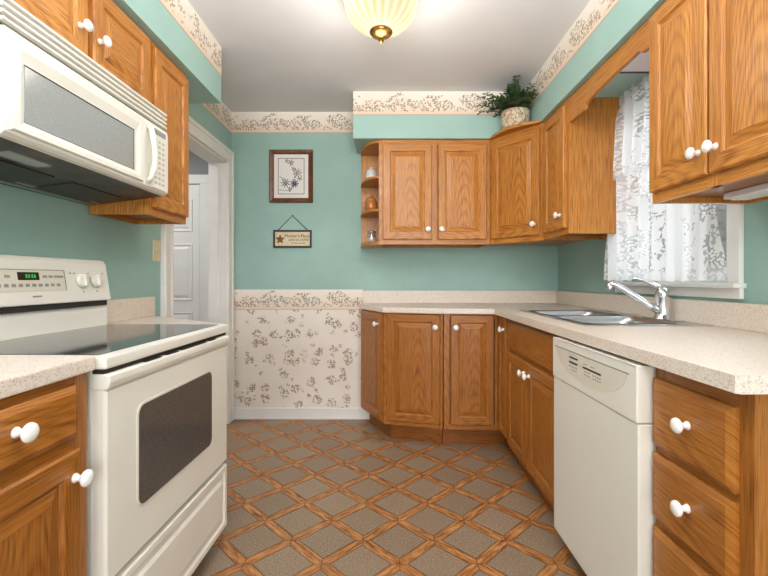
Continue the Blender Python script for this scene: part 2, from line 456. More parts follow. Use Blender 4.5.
# ------------------------------------------------------------------ the setting
struct(MB().box(-3.2, XR+.15, YN, 4.1, -.05, 0).build('floor', 'floor'))
struct(MB().box(-3.2, XR+.15, YN, 4.1, ZC, ZC+.05).build('ceiling', 'ceil'))
struct(MB().box(XL-.12, XR+.15, YB, YB+.12, 0, ZC).build('wall_back', 'green'))
DY0, DY1, DZ = 2.425, 3.275, 2.0
w = MB()
w.box(XL-.12, XL, YN, DY0, 0, ZC); w.box(XL-.12, XL, DY1, YB, 0, ZC); w.box(XL-.12, XL, DY0, DY1, DZ, ZC)
struct(w.build('wall_left', 'green'))
WY0, WY1, WZ0, WZ1 = 1.69, 2.46, 1.09, 2.0
w = MB()
w.box(XR, XR+.15, YN, WY0, 0, ZC); w.box(XR, XR+.15, WY1, YB, 0, ZC)
w.box(XR, XR+.15, WY0, WY1, 0, WZ0); w.box(XR, XR+.15, WY0, WY1, WZ1, ZC)
struct(w.build('wall_right', 'green'))
# soffits
ZS = 2.095
struct(MB().box(-.237, XR, 3.027, YB, ZS, ZC).build('wall_soffit_back', 'greensoff'))
struct(MB().box(.965, XR, YN, 3.027, ZS, ZC).build('wall_soffit_right', 'greensoff'))
struct(MB().box(XL, -.945, YN, 2.45, ZS+.01, ZC).build('wall_soffit_left', 'greensoff'))
# paper borders under the ceiling (thin paper strips; local x along the strip)
ZB = ZC-.165
def strip(name, p0, p1, z, h, mat):
    p0 = Vector(p0); p1 = Vector(p1); L = (p1-p0).length
    a = math.atan2(p1.y-p0.y, p1.x-p0.x)
    return struct(MB().box(0, L, -.0012, 0, 0, h).build(name, mat, loc=(p0.x, p0.y, z), rotz=a))
strip('trim_1', (XL, YB-.0003), (-.237, YB-.0003), ZB, .165, 'border')
strip('trim_2', (-.2382, 3.0267), (.965, 3.0267), ZB, .165, 'border')
strip('trim_3', (.9647, 3.027), (.9647, YN), ZB, .165, 'border')
strip('trim_4', (-.9447, YN), (-.9447, 2.4512), ZB, .165, 'border')
strip('trim_5', (XL+.0003, 2.45), (XL+.0003, YB), ZB, .165, 'border')
strip('trim_6', (-.2373, YB), (-.2373, 3.027), ZB, .165, 'border')
strip('trim_14', (-.945, 2.4503), (XL, 2.4503), ZB, .165, 'border')
# dado wallpaper and its border on the back wall
strip('trim_7', (XL, YB-.0003), (-.10, YB-.0003), .0, .866, 'paper')
strip('trim_8', (XL, YB-.0006), (-.19, YB-.0006), .862, .16, 'border2')
b = MB(); b.box(XL+.0, -.13, YB-.014, YB-.001, 0, .088, bev=.002); b.box(XL, -.13, YB-.022, YB-.014, 0, .018, bev=.004)
struct(b.build('baseboard_back', 'white'))
# door casing (kitchen side), jambs
b = MB()
for (a0, a1) in ((DY0-.095, DY0), (DY1, DY1+.10)):
    b.box(XL, XL+.024, a0, a1, 0, DZ+.095, bev=.003)
    o0 = a0-.0012 if a0 < DY0-.01 else a1-.0288
    b.box(XL, XL+.032, o0, o0+.03, 0, DZ+.0962, bev=.006)
    o1 = a1-.0168 if a0 < DY0-.01 else a0-.0012
    b.box(XL, XL+.027, o1, o1+.018, 0, DZ+.01, bev=.004)
b.box(XL, XL+.024, DY0, DY1, DZ, DZ+.095, bev=.003); b.box(XL, XL+.031, DY0-.0955, DY1+.1005, DZ+.066, DZ+.0966, bev=.006)
b.box(XL, XL+.0265, DY0-.018, DY1+.018, DZ-.0012, DZ+.017, bev=.004)
b.box(XL-.125, XL+.004, DY0-.001, DY0+.014, 0, DZ); b.box(XL-.125, XL+.004, DY1-.014, DY1+.001, 0, DZ); b.box(XL-.125, XL+.004, DY0, DY1, DZ-.014, DZ+.001)
b.box(XL-.075, XL-.05, DY1-.026, DY1-.014, 0, DZ-.014)
struct(b.build('trim_9', 'white'))
# hall beyond the doorway
HY = 4.0
struct(MB().box(-3.2, -1.2, HY, HY+.1, 0, ZC).build('wall_hall_back', 'hallwall'))
struct(MB().box(-3.3, -3.2, YN, HY+.1, 0, ZC).build('wall_hall_left', 'hallwall'))
struct(MB().box(XL-.12, XL-.10, YB+.12, HY, 0, ZC).build('wall_hall_right', 'hallwall'))
d1 = struct(thing('door_1', 'white six panel door standing closed in the hallway beyond the doorway', 'door', (-2.11, HY-.012, 0)))
b = MB(); W, H = .76, 1.975
b.box(-W/2, W/2, -.02, .01, .01, H)
b.build('door_leaf', 'white', d1)
for cx in (-.185, .185):
    for (z0, z1) in ((.20, .80), (.905, 1.43), (1.54, 1.84)):
        MB().rings(.265, z1-z0, [(0, -.0205), (.004, -.027), (.012, -.027), (.02, -.022), (.028, -.0212), (.05, -.029)], 0, 0, cx, z0).build('door_panel', 'white', d1)
MB().lathe([(.026, 0), (.026, .006), (.010, .01), (.010, .035), (.026, .045), (.028, .06), (.015, .07)], 20, (-W/2+.06, -.02, .95), 'y').build('door_handle', 'brass', d1)
b = MB()
b.box(-2.49-.085, -2.49, HY-.03, HY-.001, 0, 2.07, bev=.004); b.box(-1.73, -1.73+.085, HY-.03, HY-.001, 0, 2.07, bev=.004); b.box(-2.575, -1.645, HY-.031, HY-.001, 1.985, 2.07, bev=.004)
struct(b.build('trim_10', 'white'))

# window
wn = struct(thing('window_1', 'white framed kitchen window above the sink behind lace curtains', 'window', (XR, (WY0+WY1)/2, WZ0)))
hw = (WY1-WY0)/2; WH = WZ1-WZ0
b = MB()
b.box(-.02, 0, -hw-.062, -hw, -.02, WH+.06, bev=.004); b.box(-.02, 0, hw, hw+.062, -.02, WH+.06, bev=.004); b.box(-.02, 0, -hw, hw, WH, WH+.06, bev=.004)
b.build('casing', 'white', wn)
b = MB(); b.box(-.05, .10, -hw-.072, hw+.072, -.020, -.001, bev=.004); b.box(-.018, 0, -hw-.062, hw+.062, -.062, -.020, bev=.003)
b.build('sill', 'white', wn)
b = MB()
for (a0, a1, z0, z1) in ((-hw, -hw+.045, 0, WH), (hw-.045, hw, 0, WH), (-hw, hw, 0, .05), (-hw, hw, WH-.05, WH), (-hw, hw, WH/2-.025, WH/2+.025), (-.012, .012, 0, WH)):
    b.box(.07, .11, a0, a1, z0, z1)
b.build('sash', 'white', wn)
MB().box(.088, .092, -hw+.04, hw-.04, .045, WH-.045).build('pane', 'glass', wn)
# outside
struct(MB().box(XR+.16, 9, -6, 10, -.45, -.4).build('ground_outside', 'lawn'))
b = MB()
for i in range(26):
    cx, cy, cz, r = random.uniform(2.8, 4.2), random.uniform(3.2, 7.6), random.uniform(-.1, 2.1), random.uniform(.3, .5)
    nv0 = len(b.bm.verts)
    g = bmesh.ops.create_icosphere(b.bm, subdivisions=3, radius=r)
    for v in g['verts']:
        n = noise.noise(v.co*6+Vector((i, 0, 0)))*.18+1; v.co = v.co*n+Vector((cx, cy, cz))
tag(b.build('shrubbery', 'bush'), 'dark garden shrubs seen through the lace curtain and window', 'shrubs', kind='stuff')

# ------------------------------------------------------------------ cabinet kit (local: x along the front, front face at y=0 looking to -y)
KNOB = None
def knob(parent, x, z, y=-.019):
    global KNOB
    if KNOB is None:
        o = MB().lathe([(.0105, 0), (.0105, .003), (.0075, .006), (.0068, .014), (.0095, .019), (.0158, .0215), (.0185, .0255), (.0175, .0305), (.012, .0345), (.004, .0358)], 20, axis='y').build('knob', 'knobw', parent, (x, y, z))
        KNOB = o.data
    else:
        o = bpy.data.objects.new('knob', KNOB); COL.objects.link(o); o.parent = parent; o.location = (x, y, z)
    return o
DOORP = [(0, 0), (0, -.014), (.005, -.019), (.050, -.019), (.054, -.0165), (.057, -.0105), (.062, -.0105), (.066, -.012), (.090, -.0185)]
def door(par, x0, x1, z0, z1, kn=None, base=False, name='door'):
    w_, h_ = x1-x0, z1-z0
    p = DOORP
    if w_ < .2: p = [(a*max(.55, w_/.2) if a > .005 else a, b_) for a, b_ in DOORP]
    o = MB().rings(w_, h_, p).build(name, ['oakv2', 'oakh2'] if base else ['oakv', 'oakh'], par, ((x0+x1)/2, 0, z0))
    if kn: knob(o, kn[0]-(x0+x1)/2, kn[1]-z0)
    return o
def drawer(par, x0, x1, z0, z1, kn=None, base=True, name='drawer_front'):
    w_, h_ = x1-x0, z1-z0
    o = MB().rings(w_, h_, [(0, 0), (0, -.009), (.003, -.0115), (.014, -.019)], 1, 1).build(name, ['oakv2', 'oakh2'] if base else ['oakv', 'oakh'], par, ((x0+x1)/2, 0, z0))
    if kn: knob(o, kn[0]-(x0+x1)/2, kn[1]-z0)
    return o
def upper_carcass(par, w_, d, z0, z1, mull=None, rail=.04):
    b = MB()
    b.box(0, w_, .02, d, z0+.025, z1, 0)
    for a0, a1 in ((-.0004, .018), (w_-.018, w_+.0004)): b.box(a0, a1, .018, d+.0004, z0, z0+.03, 0)
    b.box(.017, w_-.017, d-.018, d-.0006, z0+.0006, z0+.03, 1)
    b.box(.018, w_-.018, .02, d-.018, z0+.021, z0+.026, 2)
    st = .038
    for a0, a1 in [(-.0008, st), (w_-st, w_+.0008)]+([(mull-st/2, mull+st/2)] if mull else []): b.box(a0, a1, 0, .02, z0, z1, 0)
    b.box(st, w_-st, .0004, .02, z0, z0+rail, 1); b.box(st, w_-st, .0004, .02, z1-.04, z1, 1)
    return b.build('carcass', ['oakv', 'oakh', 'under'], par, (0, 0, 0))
def base_carcass(par, w_, d, z1, mulls=(), rails=(), toe=.10, ends=True):
    b = MB()
    b.box(0, w_, .02, d, toe, z1, 0)
    b.box(.0, w_, .075, d, 0, toe, 2)
    st = .038
    for a0, a1 in [(-.0008, st), (w_-st, w_+.0008)]+[(m-st/2, m+st/2) for m in mulls]: b.box(a0, a1, 0, .02, toe, z1, 0)
    b.box(st, w_-st, .0004, .02, toe, toe+.04, 1); b.box(st, w_-st, .0004, .02, z1-.04, z1, 1)
    for r in rails: b.box(st, w_-st, .0004, .02, r-.015, r+.015, 1)
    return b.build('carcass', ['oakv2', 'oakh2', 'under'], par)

# ---- uppers, back wall
UZ = 1.350; UT = 2.093
c = thing('wall_cabinet', 'oak upper cabinet with two raised panel doors between open curved shelves and corner cabinet', 'cabinet', (-.057, 3.05, 0))
wB = .73+.057
upper_carcass(c, wB, .345, UZ, UT, .39)
X = lambda px, z: (px-387)*z/430
door(c, X(382.7, 3.03)+.057, X(432, 3.03)+.057, 1.385, 2.060, (X(428.5, 3.0)+.057, 1.455))
door(c, X(438.3, 3.03)+.057, X(487, 3.03)+.057, 1.385, 2.060, (X(442, 3.0)+.057, 1.455))
# open curved end shelf
s_ = thing('corner_shelf', 'open oak end shelf with curved boards beside the two door upper cabinet', 'shelf', (-.0575, 3.395, 0))
def qpoly(a, bb, n=14): return [(0, 0)]+[(-a*math.sin(t*PI/2/n), -bb*math.cos(t*PI/2/n)) for t in range(n+1)]
for z, th in ((UT-.02, .02), (1.822, .018), (1.588, .018), (UZ, .024)):
    MB().prism(qpoly(.148, .335), z, z+th, bev=.003).build('shelf_board', 'oakh', s_)
MB().box(-.145, 0, -.012, 0, UZ+.02, UT-.02).build('back_panel', 'oakv', s_)

# diagonal corner cabinet
P0 = Vector((.735, 3.05)); P1 = Vector((.995, 2.711)); dg = math.atan2(P1.y-P0.y, P1.x-P0.x); Ld = (P1-P0).length
c = thing('corner_wall_cabinet', 'oak diagonal corner upper cabinet with one door under the potted fern', 'cabinet', (P0.x, P0.y, 0), dg)
b = MB()
inv = Matrix.Rotation(-dg, 2)
def tol(p): q = inv @ (Vector(p)-P0); return (q.x, q.y)
b.prism([tol(p) for p in ((.7355, 3.0505), (.9955, 2.7115), (XR-.005, 2.7115), (XR-.005, YB-.005), (.7355, YB-.005))][::-1], UZ+.02, UT, 0)
st = .03
b.box(0, st, -.004, .02, UZ, UT, 0); b.box(Ld-st, Ld, -.004, .02, UZ, UT, 0); b.box(st, Ld-st, -.0036, .02, UZ, UZ+.04, 1); b.box(st, Ld-st, -.0036, .02, UT-.04, UT, 1)
b.build('carcass', ['oakv', 'oakh', 'under'], c)
dd = door(c, .022, Ld-.028, 1.385, 2.062, (Ld-.06, 1.455)); dd.location.y = -.004
n_ = 16
bow = [(-.01+(Ld+.02)*i/n_, -.012-.06*math.sin(PI*i/n_)**1.3) for i in range(n_+1)]
pts = bow+[tol((.9645, 2.75)), tol((.9645, 3.0265)), tol((.79, 3.0265))]
MB().prism(pts, UT+.001, UT+.019, bev=.002).build('top_board', 'oakh', c)

# narrow upper on the window wall
XU = .99
c = thing('narrow_wall_cabinet', 'narrow single door oak upper cabinet between corner cabinet and window', 'cabinet', (XU, 2.709, 0), -PI/2)
wN = 2.709-2.34
upper_carcass(c, wN, XR-XU-.003, UZ+.003, UT)
door(c, .03, wN-.03, 1.388, 2.062, (wN-.075, 1.463))
# near two-door upper on the window wall
UZ2 = 1.385
c = thing('wall_cabinet', 'large oak upper cabinet with two doors hiding part of the lace curtain window', 'cabinet', (XU, 1.603, 0), -PI/2)
wR = 1.603-1.0
upper_carcass(c, wR, XR-XU-.003, UZ2, UT, .3)
door(c, .006, .292, 1.424, 2.075, (.262, 1.497)); door(c, .302, wR-.006, 1.424, 2.075, (.332, 1.497))
t = thing('under_cabinet_light', 'white strip light fixed beneath the near oak upper cabinet by the window', 'light', (1.22, 1.28, UZ2+.0205))
MB().box(-.04, .04, -.23, .23, -.022, 0, bev=.004).build('housing', 'diff', t)
MB().box(-.03, .03, -.21, .21, -.028, -.0215, bev=.002).build('diffuser', 'knobw', t)
# scalloped valance between them
Ya, Yb = 2.339, 1.604; Lv = Ya-Yb
t = tag(MB().prism([(0, 2.0905), (0, 1.955), (.155, 1.955), (.172, 1.958), (.182, 1.968), (.186, 1.978), (.198, 1.984), (.26, 1.990), (.36, 1.996), (.50, 2.0), (.60, 2.002), (.64, 2.004), (.652, 2.000), (.658, 1.990), (.668, 1.984), (Lv, 1.982), (Lv, 2.0905)][::-1], 0, .019, axis='y', bev=.003).build('valance_board', 'oakh', loc=(XU, Ya, 0), rotz=-PI/2),
    'scalloped oak valance board bridging the upper cabinets above the sink window', 'valance')
t = thing('ceiling_light_panel', 'flat white light panel under the soffit above the sink window', 'light', (1.18, 1.83, ZS))
MB().box(-.15, .15, -.19, .185, -.018, -.0005).build('diffuser', 'diff', t)
MB().box(-.155, .155, .185, .195, -.022, -.0005).build('edge_strip', 'bronze', t)

# ---- uppers, range wall
XUL = -.965
c = thing('wall_cabinet', 'short two door oak cabinet directly above the white microwave', 'cabinet', (XUL-.019, 1.03, 0), PI/2)
wO = 1.767-1.03; dl = XUL-.019-XL-.003
upper_carcass(c, wO, dl, 1.788, ZS+.007, .373)
door(c, .012, .362, 1.80, 2.088, (.322, 1.902)); door(c, .388, wO-.010, 1.80, 2.088, (.414, 1.902))
c = thing('narrow_wall_cabinet', 'narrow tall oak upper cabinet between microwave and doorway', 'cabinet', (XUL-.019, 1.770, 0), PI/2)
wK = 2.103-1.770
upper_carcass(c, wK, dl, 1.372, ZS+.007)
door(c, .026, wK-.006, 1.405, 2.075)

# ------------------------------------------------------------------ base cabinets
CT = .914; BT = CT-.0385
# drawer stack at the near end (front looks towards -X)
XF = .733
c = thing('drawer_cabinet', 'oak base cabinet with stacked drawers beside the dishwasher', 'cabinet', (XF, 1.1705, 0), -PI/2)
wD = 1.1705-.858
base_carcass(c, wD, XR-XF-.003, BT-.0, (), (.647, .449))
for z0, z1, kz in ((.657, .838, .757), (.460, .638, .560), (.262, .438, .36), (.115, .243, .18)):
    drawer(c, .004, wD-.036, z0, z1, (.1495, kz))
# sink base
c = thing('sink_cabinet', 'oak sink base with false drawer front and two doors beside dishwasher', 'cabinet', (XF, 2.585, 0), -PI/2)
wS = 2.585-1.768
base_carcass(c, wS, .05, BT, (.385,), (.684,))
b = MB(); b.box(0, .018, .05, XR-XF-.003, 0, BT); b.box(wS-.018, wS, .05, XR-XF-.003, 0, BT); b.box(.018, wS-.018, .05, XR-XF-.003, .10, .118); b.build('side_panel', 'oakv2', c)
drawer(c, .024, wS-.03, .693, .856)
door(c, .024, .380, .130, .676, (.347, .615), True); door(c, .390, wS-.03, .130, .676, (.427, .615), True)
# corner: narrow door facing -X plus back run
P = [Vector(p) for p in ((-.186, 3.27), (-.020, 2.925), (.372, 2.818), (.733, 2.80))]
c = thing('corner_base_cabinet', 'oak corner base cabinet with doors on both sides of the inner corner', 'cabinet', (.372, 2.818, 0))
o = (.372, 2.818)
foot = [(.3735, 2.8380), (.733, 2.82), (.7535, 2.82), (.7535, 2.588), (XR-.003, 2.588), (XR-.003, YB-.003), (.3735, YB-.003)]
b = MB(); b.prism([(x-o[0], y-o[1]) for x, y in foot], .12, BT, 0)
kick = [(.3735, 2.885), (.79, 2.875), (.805, 2.588), (XR-.003, 2.588), (XR-.003, YB-.003), (.3735, YB-.003)]
b.prism([(x-o[0], y-o[1]) for x, y in kick], 0, .12, 2)
def segframe(b, A, B_, z0, z1, s0=.03, s1=.03, off=o):
    """face frame boards along a plan segment A->B (front on its right-hand side)"""
    A = Vector(A); B_ = Vector(B_); d = (B_-A).normalized(); nrm = Vector((-d.y, d.x)); L = (B_-A).length
    def bx(a0, a1, za, zb, mi, y0=0.0):
        q = [A+d*a0+nrm*y0, A+d*a1+nrm*y0, A+d*a1+nrm*.02, A+d*a0+nrm*.02]
        b.prism([(p.x-off[0], p.y-off[1]) for p in q], za, zb, mi)
    bx(0, s0, z0, z1, 0); bx(L-s1, L, z0, z1, 0); bx(s0, L-s1, z0, z0+.035, 1, .0004); bx(s0, L-s1, z1-.035, z1, 1, .0004)
segframe(b, P[2]+Vector((.001, 0)), P[3], .12, BT, .035, .03)
segframe(b, (.733, 2.80), (.733, 2.588), .12, BT, .02, .02)
b.build('carcass', ['oakv2', 'oakh2', 'under'], c)
def seg_door(par, A, B_, s0, s1, z0, z1, kn_s, kz, off):
    A = Vector(A); B_ = Vector(B_); d = (B_-A).normalized(); ang = math.atan2(d.y, d.x)
    m = A+d*((s0+s1)/2)
    w_ = s1-s0
    p = DOORP if w_ >= .2 else [(a*max(.5, w_/.22) if a > .005 else a, q) for a, q in DOORP]
    dr = MB().rings(w_, z1-z0, p).build('door', ['oakv2', 'oakh2'], par, (m.x-off[0], m.y-off[1], z0), ang)
    knob(dr, kn_s-(s0+s1)/2, kz-z0)
    return dr
seg_door(c, P[2], P[3], .043, .322, .155, .872, .075, .79, o)
seg_door(c, (.733, 2.80), (.733, 2.588), .03, .20, .145, .868, .17, .795, o)
# back run end cabinet, with clipped corner door
c = thing('end_base_cabinet', 'oak base cabinet with clipped corner door beside the floral wallpaper', 'cabinet', (-.02, 2.925, 0))
o = (-.02, 2.925)
foot = [(-.1675, 3.2815), (-.004, 2.941), (.371, 2.838), (.371, YB-.003), (-.1675, YB-.003)]
b = MB(); b.prism([(x-o[0], y-o[1]) for x, y in foot], .12, BT, 0)
b.box(-.186-o[0], -.166-o[0], 3.27-o[1], YB-.003-o[1], .12, BT, 0)
kick = [(-.135, 3.31), (.025, 2.99), (.371, 2.892), (.371, YB-.003), (-.135, YB-.003)]
b.prism([(x-o[0], y-o[1]) for x, y in kick], 0, .12, 2)
segframe(b, P[0], P[1], .12, BT, .03, .03, o); segframe(b, P[1], P[2]-Vector((.0075, -.002)), .12, BT, .03, .03, o)
b.build('carcass', ['oakv2', 'oakh2', 'under'], c)
L01 = (P[1]-P[0]).length; L12 = (P[2]-P[1]).length
seg_door(c, P[0], P[1], .012, L01-.015, .135, .868, L01-.065, .795, o)
seg_door(c, P[1], P[2], .022, L12-.022, .150, .872, L12-.05, .79, o)
# near cabinet on the range side
CL = .925
c = thing('base_cabinet', 'oak base cabinet with one drawer above a door beside the range', 'cabinet', (-.706, .60, 0), PI/2)
wL = 1.010-.60
base_carcass(c, wL, -.706-XL-.003, CL-.0385, (), (.74,))
drawer(c, .03, wL-.046, .752, .868, (.195, .821)); door(c, .03, wL-.042, .115, .7265, (.346, .667), True)
# small clipped base under the counter end by the doorway
c = thing('clipped_base_cabinet', 'small oak base cabinet with angled front behind the range beside the doorway', 'cabinet', (-1.2, 1.79, 0))
foot = [(XL+.003, 1.79), (-.74, 1.79), (-.74, 1.80), (XL+.003, 2.20)]
b = MB(); b.prism([(x+1.2, y-1.79) for x, y in foot], .10, BT, 0); b.prism([(XL+.003+1.2, 0), (.38, 0), (XL+.003+1.2, .33)], 0, .10, 1)
b.build('carcass', ['oakv2', 'oakh2', 'under'], c)

# ------------------------------------------------------------------ countertops
def slab(b, poly, top, th=.036, bev=.006): b.prism(poly, top-th, top, 0, bev=bev)
t = thing('countertop', 'long speckled beige L shaped countertop around the corner holding the sink', 'countertop', (.69, 2.757, CT))
L = lambda pts: [(x-.69, y-2.757) for x, y in pts]
SX0, SX1, SY0, SY1 = .825, 1.235, 1.765, 2.57
b = MB()
yn = .846
c0 = [Vector(p) for p in ((-.208, 3.28), (-.028, 2.898), (.0, 2.885), (.365, 2.782), (.69, 2.757))]
b.prism(L([(c0[0].x, YB-.003), tuple(c0[0]), tuple(c0[1]), (.365, 2.782), (.69, 2.757), (XR-.003, 2.757), (XR-.003, YB-.003)]), -.036, 0, 0, bev=.005)
b.prism(L([(.69, SY1), (XR-.003, SY1), (XR-.003, 2.7565), (.69, 2.7565)]), -.036, 0, 0, bev=.0)
b.prism(L([(.69, SY0), (SX0, SY0), (SX0, SY1), (.69, SY1)]), -.036, 0, 0); b.prism(L([(SX1, SY0), (XR-.003, SY0), (XR-.003, SY1), (SX1, SY1)]), -.036, 0, 0)
b.prism(L([(.697, yn), (XR-.003, yn), (XR-.003, SY0), (.69, SY0), (.69, yn+.007)]), -.036, 0, 0)
b.build('slab', 'counter', t)
b = MB(); b.box(-.19-.69, XR-.69-.02, YB-.024-2.757, YB-.003-2.757, 0.0005, .1, bev=.003); b.box(XR-.024-.69, XR-.003-.69, yn-2.757, YB-.003-2.757, .0005, .1, bev=.003)
b.build('backsplash', 'counter', t)
t = thing('countertop', 'short speckled beige countertop over the drawer and door cabinet before the range', 'countertop', (-.69, 1.012, CL))
MB().box(XL+.003+.69, 0, -.40, .006, -.036, 0, bev=.005).build('slab', 'counter', t)
MB().box(XL+.003+.69, XL+.023+.69, -.40, .0, .0005, .1, bev=.003).build('backsplash', 'counter', t)
t = thing('countertop', 'small clipped beige countertop between range and doorway', 'countertop', (-1.0, 1.80, CT))
MB().prism([(XL+.003+1, -.010), (.305, -.010), (.305, .035), (XL+.003+1, .45)], -.036, 0, bev=.004).build('slab', 'counter', t)
MB().box(XL+.003+1, XL+.023+1, -.010, .44, .0005, .10, bev=.003).build('backsplash', 'counter', t)

# ------------------------------------------------------------------ dishwasher
t = thing('dishwasher', 'off-white built-in dishwasher with curved control panel beneath the countertop', 'dishwasher', (.68, 1.764, 0), -PI/2)
wW = .592
b = MB(); b.box(.006, wW-.006, .048, .60, .09, .866); b.build('tub', 'bisque2', t)
MB().box(.008, wW-.008, .07, .10, .0, .088).build('kick_plate', 'black', t)
MB().box(0, wW, .004, .048, .088, .708, bev=.004).build('door_panel', 'bisque', t)
b = MB(); b.prism([(.0, .71), (.0, .862), (-.0, .868), (.048, .868), (.048, .71)], 0, wW, axis='x', bev=.004)
cp = b.build('control_panel', 'bisque', t)
arc = [(.03, .840)]+[(.03+(.53-.0)*i/20*.985, .838-.094*(1-abs(2*i/20-1)**2.6)**.62) for i in range(21)]+[(.555, .838)]
q = MB().prism(arc[::1], -.0015, .001, axis='y'); q.build('handle_pocket', 'bisque2', cp)
MB().box(.03, .555, -.0022, .001, .836, .8395).build('pocket_edge', 'marks', cp)
for (x0, x1, z) in ((.165, .235, .8165), (.162, .232, .7985), (.275, .40, .7995)): MB().box(x0, x1, -.0022, 0, z-.0032, z+.0032).build('button_bar', 'marksdk', cp)
for (x0, n, z) in ((.16, 5, .783), (.185, 3, .772), (.285, 3, .787), (.285, 3, .777), (.345, 4, .786), (.345, 4, .776), (.28, 2, .812), (.33, 2, .812)):
    for i in range(n): MB().box(x0+i*.015, x0+i*.015+.009, -.0021, 0, z-.002, z+.002).build('button', 'marks', cp)

# ------------------------------------------------------------------ range
t = thing('range', 'off-white freestanding electric range with black glass cooktop', 'range', (-.674, 1.026, 0), math.atan2(.740, .020))
wR_ = .740; RT = .922; RD = .538
b = MB(); b.box(.004, wR_-.004, .034, RD, .095, RT-.036); b.box(.03, wR_-.03, .08, RD, 0.0, .095, 1); b.build('body', ['bisque', 'black'], t)
b = MB(); b.box(0, wR_, -.004, RD-.02, RT-.034, RT-.003, bev=.006)
b.build('cooktop_frame', 'bisque', t)
MB().box(.022, wR_-.022, .03, .475, -.002, .002).build('cooktop_glass', 'cook', t, (0, 0, RT-.003))
# oven door with window opening
d = MB(); z0, z1 = .366, .838; h_ = z1-z0
d.rings(wR_-.01, h_, [(0, .034), (0, .006), (.006, 0), (.012, 0)], 0, 0, wR_/2, z0)
dr = d.build('oven_door', 'bisque', t)
def rrect(x0, x1, za, zb, r, n=5):
    P_ = []
    for cx, cz, a0 in ((x1-r, zb-r, 0), (x0+r, zb-r, PI/2), (x0+r, za+r, PI), (x1-r, za+r, 1.5*PI)):
        for i in range(n+1): a = a0+PI/2*i/n; P_.append((cx+r*math.cos(a), cz+r*math.sin(a)))
    return P_
MB().prism(rrect(.126, .588, .484, .768, .03), -.0025, .001, axis='y').build('window_rim', 'bisque2', dr)
MB().prism(rrect(.132, .582, .490, .762, .026), -.0035, .001, axis='y').build('window_glass', 'ovenglass', dr)
# handle bar along the top of the door
b = MB()
prof = [(.034, .838), (.000, .838), (-.006, .842), (-.010, .856), (-.009, .871), (-.003, .876), (.034, .876)]
b.prism([(p[0], p[1]) for p in prof], .004, wR_-.004, axis='x', bev=.003)
hd = b.build('handle', 'bisque', dr)
b = MB()
for a0, a1 in ((.16, .24), (.27, .34), (.36, .54), (.56, .62)): b.box(a0, a1, -.006, .01, .8758, .8775)
b.build('vent_slot', 'seam', hd)
b = MB(); b.box(.006, wR_-.006, .006, .034, .8765, RT-.035); b.build('vent_gap', 'seam', t)
b = MB(); b.rings(wR_-.01, .252, [(0, .034), (0, .004), (.004, 0), (.022, 0), (.030, .006), (.046, .006), (.058, 0)], 0, 0, wR_/2, .098)
b.build('storage_drawer', 'bisque', t)
# backguard
bg = MB(); bg.box(.004, wR_-.016, .492, RD, RT-.003, 1.015, bev=.004); bgo = bg.build('backguard', 'bisque', t)
b = MB()
b.prism([(.478, 1.020), (.478, 1.028), (.500, 1.164), (.510, 1.179), (RD, 1.182), (RD, 1.020)], -.006, wR_-.014, axis='x', bev=.005)
pn = b.build('control_panel', 'bisque', bgo)
MB().box(.006, wR_-.03, .484, .50, 1.000, 1.0195).build('vent_slot', 'seam', bgo)
tilt = math.atan2(.022, .136)
def onpanel(x0, x1, s0, s1, out=.0015, back=.002, bm=None, mi=0):
    """a thin plate on the slanted panel face, s measured up the slope from its foot"""
    bm = bm or MB()
    e = Vector((0, math.sin(tilt), math.cos(tilt))); nn = Vector((0, -math.cos(tilt), math.sin(tilt))); o_ = Vector((0, .478, 1.036))
    vs = []
    for k in (-back, out):
        vs.append([bm.bm.verts.new(o_+e*s+nn*k+Vector((x, 0, 0))) for x, s in ((x0, s0), (x1, s0), (x1, s1), (x0, s1))])
    fs = [bm.face(vs[0][::-1], mi), bm.face(vs[1], mi)]+[bm.face([vs[0][i], vs[0][(i+1) % 4], vs[1][(i+1) % 4], vs[1][i]], mi) for i in range(4)]
    bmesh.ops.recalc_face_normals(bm.bm, faces=fs)
    return bm
onpanel(.06, .495, .030, .100, .0008).build('touch_panel', 'bisque2', pn)
b = MB()
for (x0, x1, s0, s1) in ((.06, .495, .0995, .101), (.494, .496, .03, .1)): onpanel(x0, x1, s0, s1, .0014, .001, b)
b.build('panel_outline', 'marksdk', pn)
onpanel(.305, .385, .066, .092, .002).build('clock_display', 'display', pn)
b = MB()
for x in (.333, .343, .355, .365): onpanel(x, x+.006, .073, .085, .0028, .001, b)
b.build('clock_digits', 'digits', pn)
for x in (.10, .14, .18, .22, .26, .40, .425, .45, .47): onpanel(x, x+.018, .074, .082, .0018, .001).build('button', 'marks', pn)
for i in range(10): onpanel(.23+i*.025, .244+i*.025, .044, .054, .0018, .001).build('button', 'marks', pn)
for x in (.52, .54, .61, .69): onpanel(x, x+.008, .09, .093, .0012, .001).build('dial_mark', 'marks', pn)
for x in (.575, .648): onpanel(x, x+.003, .020, .024, .0014, .001).build('dial_mark', 'marksdk', pn)
onpanel(.352, .385, .010, .0145, .0014, .001).build('logo', 'marks', pn)
for x in (.575, .648):
    k_ = MB().lathe([(.028, 0), (.028, .004), (.0255, .006), (.0245, .012), (.020, .0135)], 24, axis='y')
    kb = MB; o_ = Vector((x, .478, 1.038))+Vector((0, math.sin(tilt), math.cos(tilt)))*.062
    ko = k_.build('control_knob', 'bisque', pn, o_); ko.rotation_euler = (-tilt, 0, 0)
    MB().box(-.004, .004, -.020, -.012, -.022, .022, bev=.002).build('knob_grip', 'bisque', ko)

